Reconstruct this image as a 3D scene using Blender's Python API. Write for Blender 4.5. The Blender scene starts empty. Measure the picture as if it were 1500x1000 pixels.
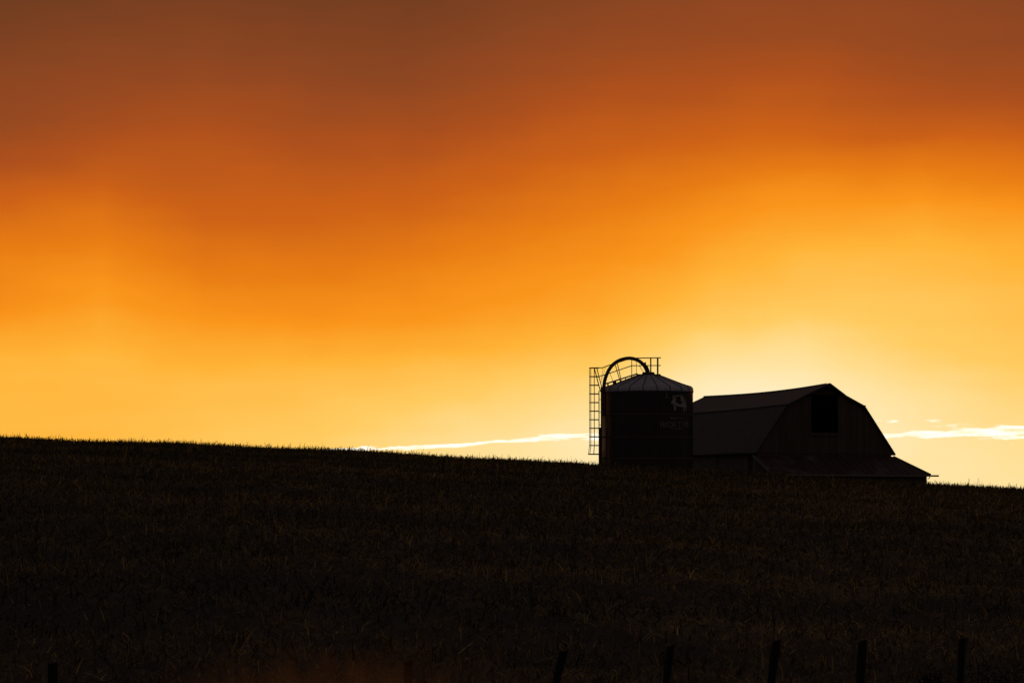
import bpy, math, random
import numpy as np
from mathutils import Vector
from mathutils.geometry import tessellate_polygon

random.seed(7)
rng = np.random.default_rng(11)
S = bpy.context.scene
COL = S.collection
EYE = 1.7            # eye height above the road bank
F = 5625.0           # focal length in 1500-px units (135 mm on 36 mm)
HOR = 762.0          # image row of the horizon


def lin(r, g, b):
    f = lambda c: (c / 255 / 12.92) if c / 255 <= 0.04045 else ((c / 255 + 0.055) / 1.055) ** 2.4
    return (f(r), f(g), f(b), 1.0)


# ------------------------------------------------------------------ materials
def material(name, base, rough=0.8, metal=0.0, var=None, scale=4.0, bump=0.0, bscale=30.0,
             stretch=(1, 1, 1), island=None, spec=0.5, transl=0.0, coat=0.0, stain=None, sscale=0.6, patch_tone=False):
    m = bpy.data.materials.new(name)
    m.use_nodes = True
    nt = m.node_tree
    N, L = nt.nodes, nt.links
    p = N['Principled BSDF']
    p.inputs['Roughness'].default_value = rough
    p.inputs['Metallic'].default_value = metal
    p.inputs['Specular IOR Level'].default_value = spec
    p.inputs['Coat Weight'].default_value = coat
    base = tuple(base) + (1.0,)
    p.inputs['Base Color'].default_value = base
    tc = N.new('ShaderNodeTexCoord')
    mp = N.new('ShaderNodeMapping')
    mp.inputs['Scale'].default_value = stretch
    L.new(tc.outputs['Object'], mp.inputs['Vector'])
    col = None
    if var:
        n = N.new('ShaderNodeTexNoise')
        n.inputs['Scale'].default_value = scale
        n.inputs['Detail'].default_value = 6
        n.inputs['Roughness'].default_value = 0.65
        L.new(mp.outputs['Vector'], n.inputs['Vector'])
        r = N.new('ShaderNodeValToRGB')
        r.color_ramp.elements[0].position = 0.32
        r.color_ramp.elements[0].color = base
        r.color_ramp.elements[1].position = 0.68
        r.color_ramp.elements[1].color = tuple(var) + (1.0,)
        L.new(n.outputs['Fac'], r.inputs['Fac'])
        col = r.outputs['Color']
    if island:
        g = N.new('ShaderNodeNewGeometry')
        r = N.new('ShaderNodeValToRGB')
        els = r.color_ramp.elements
        els[0].color = tuple(island[0]) + (1,)
        els[1].color = tuple(island[-1]) + (1,)
        for i, c in enumerate(island[1:-1]):
            e = els.new((i + 1) / (len(island) - 1))
            e.color = tuple(c) + (1,)
        L.new(g.outputs['Random Per Island'], r.inputs['Fac'])
        if col is None:
            col = r.outputs['Color']
        else:
            mx = N.new('ShaderNodeMix')
            mx.data_type = 'RGBA'
            mx.inputs[0].default_value = 0.5
            L.new(col, mx.inputs[6])
            L.new(r.outputs['Color'], mx.inputs[7])
            col = mx.outputs[2]
    if stain:
        n = N.new('ShaderNodeTexNoise')
        n.inputs['Scale'].default_value = sscale
        n.inputs['Detail'].default_value = 8
        L.new(mp.outputs['Vector'], n.inputs['Vector'])
        r = N.new('ShaderNodeValToRGB')
        r.color_ramp.elements[0].position = 0.52
        r.color_ramp.elements[1].position = 0.66
        L.new(n.outputs['Fac'], r.inputs['Fac'])
        mx = N.new('ShaderNodeMix')
        mx.data_type = 'RGBA'
        L.new(r.outputs['Color'], mx.inputs[0])
        if col is None:
            mx.inputs[6].default_value = base
        else:
            L.new(col, mx.inputs[6])
        mx.inputs[7].default_value = tuple(stain) + (1,)
        col = mx.outputs[2]
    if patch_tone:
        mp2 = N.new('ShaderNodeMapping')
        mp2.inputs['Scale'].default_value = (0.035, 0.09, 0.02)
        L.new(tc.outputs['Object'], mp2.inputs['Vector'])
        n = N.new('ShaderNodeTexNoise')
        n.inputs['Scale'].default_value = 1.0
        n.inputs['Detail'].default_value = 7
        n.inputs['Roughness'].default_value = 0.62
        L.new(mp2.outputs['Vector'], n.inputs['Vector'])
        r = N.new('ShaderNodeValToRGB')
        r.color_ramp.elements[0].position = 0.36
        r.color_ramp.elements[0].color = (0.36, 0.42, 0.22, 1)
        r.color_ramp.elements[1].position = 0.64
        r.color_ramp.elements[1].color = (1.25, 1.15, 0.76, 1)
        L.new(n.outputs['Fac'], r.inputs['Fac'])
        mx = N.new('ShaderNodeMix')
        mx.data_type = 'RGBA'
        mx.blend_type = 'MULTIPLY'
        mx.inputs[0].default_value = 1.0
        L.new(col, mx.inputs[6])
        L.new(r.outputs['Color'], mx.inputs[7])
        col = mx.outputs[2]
    if col is not None:
        L.new(col, p.inputs['Base Color'])
    if bump:
        n = N.new('ShaderNodeTexNoise')
        n.inputs['Scale'].default_value = bscale
        n.inputs['Detail'].default_value = 5
        L.new(mp.outputs['Vector'], n.inputs['Vector'])
        b = N.new('ShaderNodeBump')
        b.inputs['Strength'].default_value = bump
        b.inputs['Distance'].default_value = 0.05
        L.new(n.outputs['Fac'], b.inputs['Height'])
        L.new(b.outputs['Normal'], p.inputs['Normal'])
    if transl:
        t = N.new('ShaderNodeBsdfTranslucent')
        if col is not None:
            L.new(col, t.inputs['Color'])
        else:
            t.inputs['Color'].default_value = base
        ms = N.new('ShaderNodeMixShader')
        ms.inputs[0].default_value = transl
        L.new(p.outputs['BSDF'], ms.inputs[1])
        L.new(t.outputs['BSDF'], ms.inputs[2])
        L.new(ms.outputs[0], N['Material Output'].inputs['Surface'])
    return m


M = {}
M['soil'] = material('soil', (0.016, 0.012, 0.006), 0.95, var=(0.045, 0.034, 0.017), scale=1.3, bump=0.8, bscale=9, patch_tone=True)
M['stubble'] = material('stubble', (0.2, 0.15, 0.08), 0.85, island=[(0.03, 0.021, 0.009), (0.09, 0.062, 0.027), (0.2, 0.145, 0.07), (0.62, 0.45, 0.24)],
                        transl=0.25, spec=0.2, patch_tone=True)
M['litter'] = material('litter', (0.2, 0.15, 0.08), 0.85, island=[(0.02, 0.016, 0.007), (0.06, 0.046, 0.02), (0.12, 0.092, 0.04), (0.60, 0.45, 0.22)],
                       transl=0.2, spec=0.2, patch_tone=True)
M['russet_grass'] = material('russet_grass', (0.3, 0.14, 0.05), 0.8, island=[(0.26, 0.13, 0.05), (0.5, 0.29, 0.12)], transl=0.55, spec=0.2)
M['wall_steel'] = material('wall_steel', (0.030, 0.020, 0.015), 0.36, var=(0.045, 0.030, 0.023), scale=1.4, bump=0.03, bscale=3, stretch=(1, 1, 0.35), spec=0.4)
M['roof_steel'] = material('roof_steel', (0.42, 0.40, 0.43), 0.45, metal=0.3, var=(0.56, 0.53, 0.56), scale=2.2, bump=0.04, bscale=6)
M['rib_dark'] = material('rib_dark', (0.035, 0.035, 0.04), 0.6, var=(0.06, 0.05, 0.05), scale=8)
M['galv'] = material('galv', (0.30, 0.29, 0.28), 0.38, metal=0.85, var=(0.2, 0.18, 0.17), scale=5)
M['gutter_paint'] = material('gutter_paint', (0.42, 0.36, 0.30), 0.6, var=(0.3, 0.25, 0.2), scale=3)
M['rail_steel'] = material('rail_steel', (0.10, 0.09, 0.085), 0.55, metal=0.5, var=(0.14, 0.08, 0.05), scale=6)
M['warm_lit_pipe'] = material('warm_lit_pipe', (0.60, 0.40, 0.20), 0.34, metal=0.4, var=(0.48, 0.30, 0.14), scale=4)  # orange sky light on the lower fill pipe, painted into its base colour
M['cream_paint'] = material('cream_paint', (0.60, 0.50, 0.40), 0.7, stain=(0.2, 0.16, 0.12), sscale=5, var=(0.5, 0.44, 0.36), scale=7)
M['faded_paint'] = material('faded_paint', (0.34, 0.32, 0.24), 0.75, stain=(0.05, 0.05, 0.06), sscale=6, var=(0.22, 0.2, 0.15), scale=7)
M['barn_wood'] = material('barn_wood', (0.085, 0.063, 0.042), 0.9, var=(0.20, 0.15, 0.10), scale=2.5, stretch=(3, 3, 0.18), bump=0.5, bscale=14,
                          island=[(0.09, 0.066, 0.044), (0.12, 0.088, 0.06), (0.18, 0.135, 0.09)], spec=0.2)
M['trim_wood'] = material('trim_wood', (0.20, 0.17, 0.14), 0.85, var=(0.30, 0.26, 0.21), scale=4, stretch=(1, 1, 1))
M['dark_wood'] = material('dark_wood', (0.03, 0.023, 0.018), 0.9, var=(0.06, 0.045, 0.034), scale=3, bump=0.4)
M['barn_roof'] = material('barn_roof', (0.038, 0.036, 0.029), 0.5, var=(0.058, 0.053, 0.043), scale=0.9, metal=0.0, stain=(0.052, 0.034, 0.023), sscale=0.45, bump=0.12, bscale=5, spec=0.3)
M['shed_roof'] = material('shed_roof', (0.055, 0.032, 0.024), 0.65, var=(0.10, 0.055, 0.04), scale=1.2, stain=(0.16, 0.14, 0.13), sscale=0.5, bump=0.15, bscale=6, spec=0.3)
M['whitewash'] = material('whitewash', (0.14, 0.12, 0.10), 0.9, var=(0.24, 0.21, 0.17), scale=2.2, bump=0.6, bscale=6, spec=0.2)
M['post_wood'] = material('post_wood', (0.022, 0.018, 0.015), 0.95, var=(0.045, 0.036, 0.03), scale=5, stretch=(4, 4, 0.5), bump=0.8, bscale=20, spec=0.1)
M['shrub_leaf'] = material('shrub_leaf', (0.02, 0.025, 0.012), 0.85, island=[(0.012, 0.012, 0.007), (0.03, 0.032, 0.016)], spec=0.1)
M['shrub_stem'] = material('shrub_stem', (0.025, 0.02, 0.015), 0.9, var=(0.04, 0.03, 0.02))


# ------------------------------------------------------------------ mesh helpers
class MB:
    def __init__(self):
        self.v, self.f, self.m = [], [], []

    def add(self, vs, fs, mi=0):
        o = len(self.v)
        self.v += [tuple(p) for p in vs]
        self.f += [tuple(i + o for i in q) for q in fs]
        self.m += [mi] * len(fs)

    def hexa(self, p, mi=0):  # p: 4 bottom + 4 top
        self.add(p, [(3, 2, 1, 0), (4, 5, 6, 7), (0, 1, 5, 4), (1, 2, 6, 5), (2, 3, 7, 6), (3, 0, 4, 7)], mi)

    def box(self, x0, x1, y0, y1, z0, z1, mi=0):
        self.hexa([(x0, y0, z0), (x1, y0, z0), (x1, y1, z0), (x0, y1, z0),
                   (x0, y0, z1), (x1, y0, z1), (x1, y1, z1), (x0, y1, z1)], mi)

    def tube(self, pts, r, n=8, mi=0, caps=True):
        pts = [Vector(p) for p in pts]
        k = len(pts)
        rs = list(r) if isinstance(r, (list, tuple)) else [r] * k
        vs, fs = [], []
        t0 = (pts[1] - pts[0]).normalized()
        ref = Vector((0, 0, 1)) if abs(t0.z) < 0.9 else Vector((1, 0, 0))
        a = (ref - t0 * ref.dot(t0)).normalized()
        for i in range(k):
            if i == 0:
                t = t0
            elif i == k - 1:
                t = (pts[i] - pts[i - 1]).normalized()
            else:
                t = ((pts[i + 1] - pts[i]).normalized() + (pts[i] - pts[i - 1]).normalized()).normalized()
            a = (a - t * a.dot(t)).normalized()
            b = t.cross(a)
            for j in range(n):
                q = 2 * math.pi * j / n
                vs.append(pts[i] + (a * math.cos(q) + b * math.sin(q)) * rs[i])
        for i in range(k - 1):
            for j in range(n):
                j2 = (j + 1) % n
                fs.append((i * n + j, i * n + j2, (i + 1) * n + j2, (i + 1) * n + j))
        if caps:
            fs.append(tuple(range(n - 1, -1, -1)))
            fs.append(tuple((k - 1) * n + j for j in range(n)))
        self.add(vs, fs, mi)

    def lathe(self, prof, n=48, mi=0, a0=0.0, cap_top=False):
        k = len(prof)
        vs, fs = [], []
        for (r, z) in prof:
            for j in range(n):
                q = a0 + 2 * math.pi * j / n
                vs.append((r * math.sin(q), -r * math.cos(q), z))
        for i in range(k - 1):
            for j in range(n):
                j2 = (j + 1) % n
                fs.append((i * n + j, i * n + j2, (i + 1) * n + j2, (i + 1) * n + j))
        if cap_top:
            fs.append(tuple((k - 1) * n + j for j in range(n)))
        self.add(vs, fs, mi)

    def build(self, name, mats, parent=None, smooth=False):
        me = bpy.data.meshes.new(name)
        me.from_pydata(self.v, [], self.f)
        for m in (mats if isinstance(mats, list) else [mats]):
            me.materials.append(m)
        if any(self.m):
            me.polygons.foreach_set('material_index', self.m)
        if smooth:
            me.polygons.foreach_set('use_smooth', [True] * len(me.polygons))
        me.update()
        o = bpy.data.objects.new(name, me)
        COL.objects.link(o)
        if parent:
            o.parent = parent
        return o


def mesh_np(name, V, Q, mat, parent=None):
    """V (n,3), Q (m,4) quads -> object"""
    me = bpy.data.meshes.new(name)
    me.vertices.add(len(V))
    me.vertices.foreach_set('co', np.ascontiguousarray(V, dtype=np.float32).ravel())
    me.loops.add(len(Q) * 4)
    me.loops.foreach_set('vertex_index', np.ascontiguousarray(Q, dtype=np.int32).ravel())
    me.polygons.add(len(Q))
    me.polygons.foreach_set('loop_start', np.arange(0, len(Q) * 4, 4, dtype=np.int32))
    me.materials.append(mat)
    me.update(calc_edges=True)
    me.validate()
    o = bpy.data.objects.new(name, me)
    COL.objects.link(o)
    if parent:
        o.parent = parent
    return o


def thing(name, label, cat, loc=(0, 0, 0), rz=0.0, group=None):
    o = bpy.data.objects.new(name, None)
    COL.objects.link(o)
    o.location = loc
    o.rotation_euler = (0, 0, rz)
    o.empty_display_size = 0.3
    return tag(o, label, cat, group)


def tag(o, label, cat, group=None, kind=None):
    if label:
        o['label'] = label
    if cat:
        o['category'] = cat
    if group:
        o['group'] = group
    if kind:
        o['kind'] = kind
    return o


# ------------------------------------------------------------------ terrain
CR_PX = np.array([-900, -300, 0, 300, 500, 880, 1016, 1100, 1300, 1360, 1500, 1900, 2600.])
CR_PY = np.array([600, 626, 643, 653, 661, 684, 692, 698, 711, 714, 720, 734, 745.])
YC = 250.0


def ground_z(X, Y):
    X = np.asarray(X, float)
    Y = np.asarray(Y, float)
    cy = np.interp(750 + X * F / YC, CR_PX, CR_PY)
    m = (HOR - cy) / F
    d = YC - Y
    front = EYE + m * Y - 1.45e-4 * d * d
    e = np.maximum(-d, 0)
    back = EYE + m * YC + m * np.minimum(e, 30) - 1.7 * (1 - np.exp(-(e / 15.0) ** 2)) - 0.035 * np.minimum(e, 900)
    z = np.where(d > 0, front, back)
    w = np.clip((Y - 30) / 30, 0, 1)
    w = w * w * (3 - 2 * w)
    z = z * w
    lump = (0.05 * np.sin(X * 0.55 + 1.3 * np.sin(Y * 0.21)) + 0.05 * np.sin(Y * 0.43 + X * 0.17 + 0.5)
            + 0.03 * np.sin(X * 1.7 + Y * 0.9) + 0.02 * np.sin(X * 2.9 - Y * 1.9))
    return z + lump * np.clip((Y - 45) / 30, 0, 1) * np.where(Y > 300, 0.0, 1.0)


def axis(fine0, fine1, step, lo, hi):
    a = list(np.arange(fine0, fine1 + 1e-6, step))
    s, x = step, fine1
    while x < hi:
        s *= 1.35
        x += s
        a.append(min(x, hi))
    s, x = step, fine0
    b = []
    while x > lo:
        s *= 1.35
        x -= s
        b.append(max(x, lo))
    return np.array(b[::-1] + a)


gx = axis(-60, 60, 0.8, -3000, 3000)
gy = axis(0, 300, 0.8, -400, 4000)
GX, GY = np.meshgrid(gx, gy)
GZ = ground_z(GX, GY)
GV = np.stack([GX.ravel(), GY.ravel(), GZ.ravel()], 1)
nx, ny = len(gx), len(gy)
ii, jj = np.meshgrid(np.arange(nx - 1), np.arange(ny - 1))
q0 = (jj * nx + ii).ravel()
GQ = np.stack([q0, q0 + 1, q0 + 1 + nx, q0 + nx], 1)
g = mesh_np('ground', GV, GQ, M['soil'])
g.data.polygons.foreach_set('use_smooth', [True] * len(g.data.polygons))
tag(g, 'dark harvested hillside field sloping up to the crest', None, kind='structure')

# ------------------------------------------------------------------ barn / silo footprints (kept free of stubble)
TH = math.radians(29)
BO = (21.5, 264.0)
SILO = (9.18, 258.2)
R = 2.98
cT, sT = math.cos(TH), math.sin(TH)


def free(X, Y, r=0.25):
    u = (X - BO[0]) * cT + (Y - BO[1]) * sT
    w = -(X - BO[0]) * sT + (Y - BO[1]) * cT
    inbarn = (u > -6.0 - r) & (u < 7.3 + r) & (w > -2.6 - r) & (w < 16 + r)
    insilo = (X - SILO[0]) ** 2 + (Y - SILO[1]) ** 2 < (R + 0.35 + r) ** 2
    return ~(inbarn | insilo)


def scatter(n, y0, y1, margin=1.3, dens=0.6):
    """random points in the field the camera and its side-steps can see"""
    Y = y0 + (y1 - y0) * rng.random(n) ** dens
    X = (rng.random(n) * 2 - 1) * (Y * 0.1334 * margin + 3.0)
    return X, Y


def blades(X, Y, L, lean, az, width, drop=0.0, twist=None, seg=2, curve=0.0, base_z=None, taper=0.35):
    """bent ribbons as two or more quads each"""
    n = len(X)
    Z = ground_z(X, Y) - 0.01 if base_z is None else base_z
    if twist is None:
        twist = rng.random(n) * math.pi
    wx, wy = np.cos(twist), np.sin(twist)
    V = np.zeros((n, (seg + 1) * 2, 3), np.float32)
    cx, cy, cz = X.copy(), Y.copy(), Z.copy()
    dl = L / seg
    ang = lean.copy()
    for s in range(seg + 1):
        t = s / seg
        hw = width * (1 - (1 - taper) * t) * 0.5
        V[:, 2 * s, 0] = cx - wx * hw
        V[:, 2 * s, 1] = cy - wy * hw
        V[:, 2 * s, 2] = cz
        V[:, 2 * s + 1, 0] = cx + wx * hw
        V[:, 2 * s + 1, 1] = cy + wy * hw
        V[:, 2 * s + 1, 2] = cz
        cx = cx + np.sin(ang) * np.cos(az) * dl
        cy = cy + np.sin(ang) * np.sin(az) * dl
        cz = cz + np.cos(ang) * dl
        ang = ang + curve
    k = (seg + 1) * 2
    b = np.arange(n)[:, None] * k
    qs = []
    for s in range(seg):
        qs.append(np.concatenate([b + 2 * s, b + 2 * s + 1, b + 2 * s + 3, b + 2 * s + 2], 1))
    return V.reshape(-1, 3), np.concatenate(qs, 0)


def stalks(X, Y, H, lean, az, rad):
    """square tapering stalks"""
    n = len(X)
    Z = ground_z(X, Y) - 0.03
    tx, ty, tz = X + np.sin(lean) * np.cos(az) * H, Y + np.sin(lean) * np.sin(az) * H, Z + np.cos(lean) * H
    V = np.zeros((n, 8, 3), np.float32)
    ph = rng.random(n) * 1.57
    for j in range(4):
        a = ph + j * math.pi / 2
        V[:, j, 0] = X + np.cos(a) * rad * 1.15
        V[:, j, 1] = Y + np.sin(a) * rad * 1.15
        V[:, j, 2] = Z
        V[:, 4 + j, 0] = tx + np.cos(a) * rad * 0.8
        V[:, 4 + j, 1] = ty + np.sin(a) * rad * 0.8
        V[:, 4 + j, 2] = tz + rng.normal(0, 0.012, n)
    b = np.arange(n)[:, None] * 8
    qs = [np.concatenate([b + j, b + (j + 1) % 4, b + 4 + (j + 1) % 4, b + 4 + j], 1) for j in range(4)]
    qs.append(np.concatenate([b + 4, b + 5, b + 6, b + 7], 1))
    return V.reshape(-1, 3), np.concatenate(qs, 0)


def join(parts):
    Vs, Qs, o = [], [], 0
    for V, Q in parts:
        Vs.append(V)
        Qs.append(Q + o)
        o += len(V)
    return np.concatenate(Vs), np.concatenate(Qs)


# corn stubble in rows following the contour
rows = np.arange(56, 268, 0.76)
xs, ys = [], []
for y in rows:
    hw = y * 0.1334 * 1.28 + 3
    n = int(2 * hw / 0.24)
    x = np.linspace(-hw, hw, n) + rng.normal(0, 0.07, n)
    xs.append(x)
    ys.append(y + rng.normal(0, 0.07, n) + 0.6 * np.sin(x * 0.09))
X, Y = np.concatenate(xs), np.concatenate(ys)
k = (rng.random(len(X)) < 0.72) & free(X, Y)
X, Y = X[k], Y[k]
n = len(X)
H = np.clip(rng.normal(0.18, 0.08, n), 0.05, 0.45)
tall = rng.random(n) < 0.015
H[tall] *= 1.6
lean = np.abs(rng.normal(0, 0.45, n))
P1 = stalks(X, Y, H, lean, rng.random(n) * 6.283, rng.uniform(0.009, 0.016, n))
# torn leaf strips hanging on some of the stalks
k = rng.random(n) < 0.4
n2 = int(k.sum())
P2 = blades(X[k], Y[k], rng.uniform(0.1, 0.34, n2), rng.uniform(0.1, 1.0, n2), rng.random(n2) * 6.283,
            rng.uniform(0.012, 0.035, n2), curve=rng.uniform(0.1, 1.2, n2), seg=3)
# bushier leftovers: a stalk with a sheaf of torn leaves
m_ = 6000
tx_, ty_ = scatter(m_, 60, 258, 1.28, 0.6)
kk = free(tx_, ty_)
tx_, ty_ = np.repeat(tx_[kk], 5), np.repeat(ty_[kk], 5)
m_ = len(tx_)
P3 = blades(tx_ + rng.normal(0, 0.035, m_), ty_ + rng.normal(0, 0.035, m_), np.clip(rng.gamma(4.0, 0.062, m_), 0.12, 0.6), np.abs(rng.normal(0.25, 0.3, m_)),
            rng.random(m_) * 6.283, rng.uniform(0.025, 0.055, m_), curve=rng.uniform(0.0, 0.9, m_), seg=3, taper=0.3)
V, Q = join([P1, P2, P3])
o = mesh_np('stubble', V, Q, M['stubble'])
tag(o, 'short broken corn stubble covering the hillside', 'stubble', kind='stuff')

# fallen leaves and stalks lying between the rows
X, Y = scatter(280000, 54, 262, 1.28, 0.72)
k = free(X, Y)
X, Y = X[k], Y[k]
n = len(X)
P1 = blades(X, Y, rng.uniform(0.12, 0.5, n), rng.uniform(0.95, 1.55, n), rng.random(n) * 6.283,
            rng.uniform(0.014, 0.045, n), curve=rng.uniform(0.0, 0.5, n), seg=2, taper=0.5)
o = mesh_np('crop_litter', P1[0], P1[1], M['litter'])
tag(o, 'dry fallen leaves and husks scattered over the field', 'crop litter', kind='stuff')

# thin dead grass along the foot of the field
X, Y = scatter(9000, 57, 84, 1.35, 1.5)
clump = 0.5 + 0.5 * np.sin(X * 0.9 + 2) * np.sin(Y * 0.7 + X * 0.3)
k = rng.random(len(X)) < clump
X, Y = X[k], Y[k]
n = len(X)
P1 = blades(X, Y, rng.uniform(0.18, 0.6, n), np.abs(rng.normal(0.1, 0.25, n)), rng.random(n) * 6.283,
            rng.uniform(0.008, 0.018, n), curve=rng.uniform(0.0, 0.35, n), seg=3, taper=0.3)
o = mesh_np('dead_grass', P1[0], P1[1], M['stubble'])
tag(o, 'thin dead grass standing along the foot of the field', 'grass', kind='stuff')


# ------------------------------------------------------------------ silo
sg = float(ground_z(SILO[0], SILO[1] - R)) - 0.25
silo = thing('silo', 'dark steel silo with ribbed pale roof, curved fill pipe and caged ladder', 'silo', (SILO[0], SILO[1], sg))


def SP(px, py, dy=0.0):
    """metres in the silo's own frame from a sighting at depth dy behind its axis"""
    Yd = SILO[1] + dy
    return Vector(((px - 750) / F * Yd - SILO[0], dy, EYE + (HOR - py) / F * Yd - sg))


ZW = SP(948, 571.5, -R * 0.9).z           # top of the wall
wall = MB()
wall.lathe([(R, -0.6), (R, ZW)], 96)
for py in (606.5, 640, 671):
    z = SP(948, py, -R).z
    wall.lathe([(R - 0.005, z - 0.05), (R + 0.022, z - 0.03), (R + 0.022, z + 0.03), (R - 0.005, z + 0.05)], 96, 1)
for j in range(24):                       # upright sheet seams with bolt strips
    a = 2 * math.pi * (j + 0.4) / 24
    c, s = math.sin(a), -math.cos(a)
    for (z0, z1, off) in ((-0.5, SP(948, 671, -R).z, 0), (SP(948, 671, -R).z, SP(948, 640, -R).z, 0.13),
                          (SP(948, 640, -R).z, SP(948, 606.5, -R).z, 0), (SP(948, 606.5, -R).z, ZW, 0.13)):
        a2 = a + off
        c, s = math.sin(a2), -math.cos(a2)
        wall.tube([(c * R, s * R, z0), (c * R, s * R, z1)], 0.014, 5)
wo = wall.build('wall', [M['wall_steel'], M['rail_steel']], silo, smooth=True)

prof = [(R + 0.03, ZW - 0.05), (R + 0.035, ZW + 0.05), (R + 0.0, ZW + 0.20), (R - 0.08, ZW + 0.30), (R - 0.20, ZW + 0.345), (R - 0.42, ZW + 0.405),
        (2.2, ZW + 0.535), (1.6, ZW + 0.765), (0.95, ZW + 1.02), (0.55, ZW + 1.13), (0.0, ZW + 1.17)]
roof = MB()
roof.lathe(prof, 80, 0, a0=math.radians(9))
roof.lathe([(R + 0.045, ZW - 0.09), (R + 0.045, ZW - 0.03)], 96, 1)
for j in range(20):
    a = math.radians(9 + 18 * j)
    c, s = math.sin(a), -math.cos(a)
    roof.tube([(c * r_, s * r_, z_ + 0.012) for r_, z_ in prof[:-1]], 0.028, 6, 1)
ro = roof.build('roof', [M['roof_steel'], M['rib_dark']], silo, smooth=True)
cap = MB()
cap.lathe([(0.42, ZW + 1.08), (0.42, ZW + 1.27), (0.36, ZW + 1.31), (0.0, ZW + 1.31)], 24)
cap.build('hatch_cap', M['rail_steel'], ro)

# fill pipe: up the front-left of the wall, then the gooseneck to the centre
arc = [(884.6, 575), (884.7, 567.7), (885.9, 557.5), (889, 548), (893.4, 539.6), (899.4, 532.8), (907.7, 527.7), (916.2, 525.2), (923, 524.6),
       (929.8, 525.8), (935.7, 528.2), (941.7, 533), (945.7, 538.2), (948.3, 545.0)]
pts = []
for (px, py) in arc:
    t = min(1.0, max(0.0, (px - 884.6) / 63.7))
    pts.append(SP(px, py, -1.5 * (1 - t)))
x0 = pts[0].x
low = [Vector((x0 + 0.02, -1.52, -0.5)), Vector((x0 + 0.02, -1.52, pts[0].z - 0.7))]
# smooth by Catmull-Rom
full = low + pts
cur = []
for i in range(len(full) - 1):
    p0, p1, p2, p3 = full[max(i - 1, 0)], full[i], full[i + 1], full[min(i + 2, len(full) - 1)]
    ns = 2 if i == 0 else 4
    for q in range(ns):
        t = q / ns
        if i == 0:
            cur.append(p1.lerp(p2, t))
        else:
            cur.append(0.5 * ((2 * p1) + (p2 - p0) * t + (2 * p0 - 5 * p1 + 4 * p2 - p3) * t * t + (3 * p1 - p0 - 3 * p2 + p3) * t ** 3))
cur.append(full[-1])
fp = MB()
fp.tube(cur, 0.122, 14)
fpo = fp.build('fill_pipe', M['rail_steel'], silo, smooth=True)
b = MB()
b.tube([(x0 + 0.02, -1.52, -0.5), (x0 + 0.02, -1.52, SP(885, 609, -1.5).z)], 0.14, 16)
b.build('lit_pipe_length', M['warm_lit_pipe'], fpo, smooth=True)  # added outer tube; its tan colour paints the warm light on the pipe
for py in (608, 640, 671):
    z = SP(885, py, -1.5).z
    b = MB()
    b.tube([(x0 + 0.02, -1.52, z - 0.04), (x0 + 0.02, -1.52, z + 0.04)], 0.155, 14)
    b.box(x0 + 0.02, x0 + 0.5, -1.50, -1.44, z - 0.03, z + 0.03)
    b.build('pipe_clamp', M['rib_dark'], fpo)
sp = MB()
sp.tube([SP(943.4, 534.2, -0.1), SP(946.4, 538.2, -0.05), SP(949.3, 545.2, 0)], [0.13, 0.16, 0.15], 12)
sp.box(*[v for v in (SP(945.2, 0).x - 0.06, SP(945.2, 0).x + 0.06)], -0.16, 0.0, SP(945, 533).z, SP(945, 530.6).z)
sp.build('discharge_spout', M['rib_dark'], fpo)

# ladder on the left of the wall
LX = SP(877.6, 600).x
LY = 0.2
ztop = SP(878, 572).z
lad = MB()
for dy in (-0.21, 0.21):
    lad.tube([(LX, LY + dy, -0.5), (LX, LY + dy, ztop)], 0.028, 6)
z = -0.2
while z < ztop:
    lad.tube([(LX, LY - 0.21, z), (LX, LY + 0.21, z)], 0.014, 6)
    z += 0.30
z = 0.4
while z < ztop:
    for dy in (-0.21, 0.21):
        lad.tube([(LX, LY + dy, z), (-math.sqrt(R * R - (LY + dy) ** 2) + 0.02, LY + dy, z)], 0.016, 6)
    z += 0.85
lad.build('ladder', M['rail_steel'], silo)
# solid conduit beside the lower ladder
cd = MB()
cd.box(LX - 0.01, LX + 0.10, LY - 0.52, LY - 0.36, -0.5, SP(879, 626).z)
cd.box(LX + 0.103, LX + 0.24, LY - 0.50, LY - 0.36, -0.5, SP(879, 567).z)
cd.build('cable_duct', M['rib_dark'], silo)


def hoop_pts(py, depth=0.64, half=0.34):
    zc = SP(864, py).z
    o = []
    for i in range(13):
        a = math.radians(-90 + 15 * i)
        o.append(Vector((LX - depth * math.cos(a), LY + half * math.sin(a), zc)))
    return o


hoops = [538.7, 551.4, 564, 576.7, 589.4, 602, 614.5, 627, 639.6, 652.2]
cage = MB()
for i in (2, 4, 6, 8, 10):
    line = [hoop_pts(py)[i] for py in (538.7, 652.2)] + [hoop_pts(665, 0.72, 0.42)[i]]
    cage.tube(line, 0.022, 5)
co = cage.build('safety_cage', M['rail_steel'], silo)
for py in hoops:
    h = MB()
    h.tube(hoop_pts(py), 0.034 if py in (538.7,) else 0.032, 6)
    h.build('hoop', M['rail_steel'], co)
h = MB()
h.tube(hoop_pts(665, 0.72, 0.42), 0.036, 6)
h.build('hoop', M['rail_steel'], co)

# step-through bars from the ladder head up to the cage top
st = MB()
for dy in (LY - 0.21, LY + 0.21):
    st.tube([SP(879.8, 574, dy), SP(870.7, 539.4, dy)], 0.034, 6)
    st.tube([SP(881.6, 567.4, dy), SP(874.4, 539.4, dy)], 0.031, 6)
st.tube([SP(883.4, 539, 0.3), SP(880.6, 560, 0.3)], 0.012, 5)
st.tube([SP(887.0, 538, -0.3), SP(881.4, 556, -0.3)], 0.010, 5)
st.build('ladder_brace', M['rail_steel'], silo)

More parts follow.
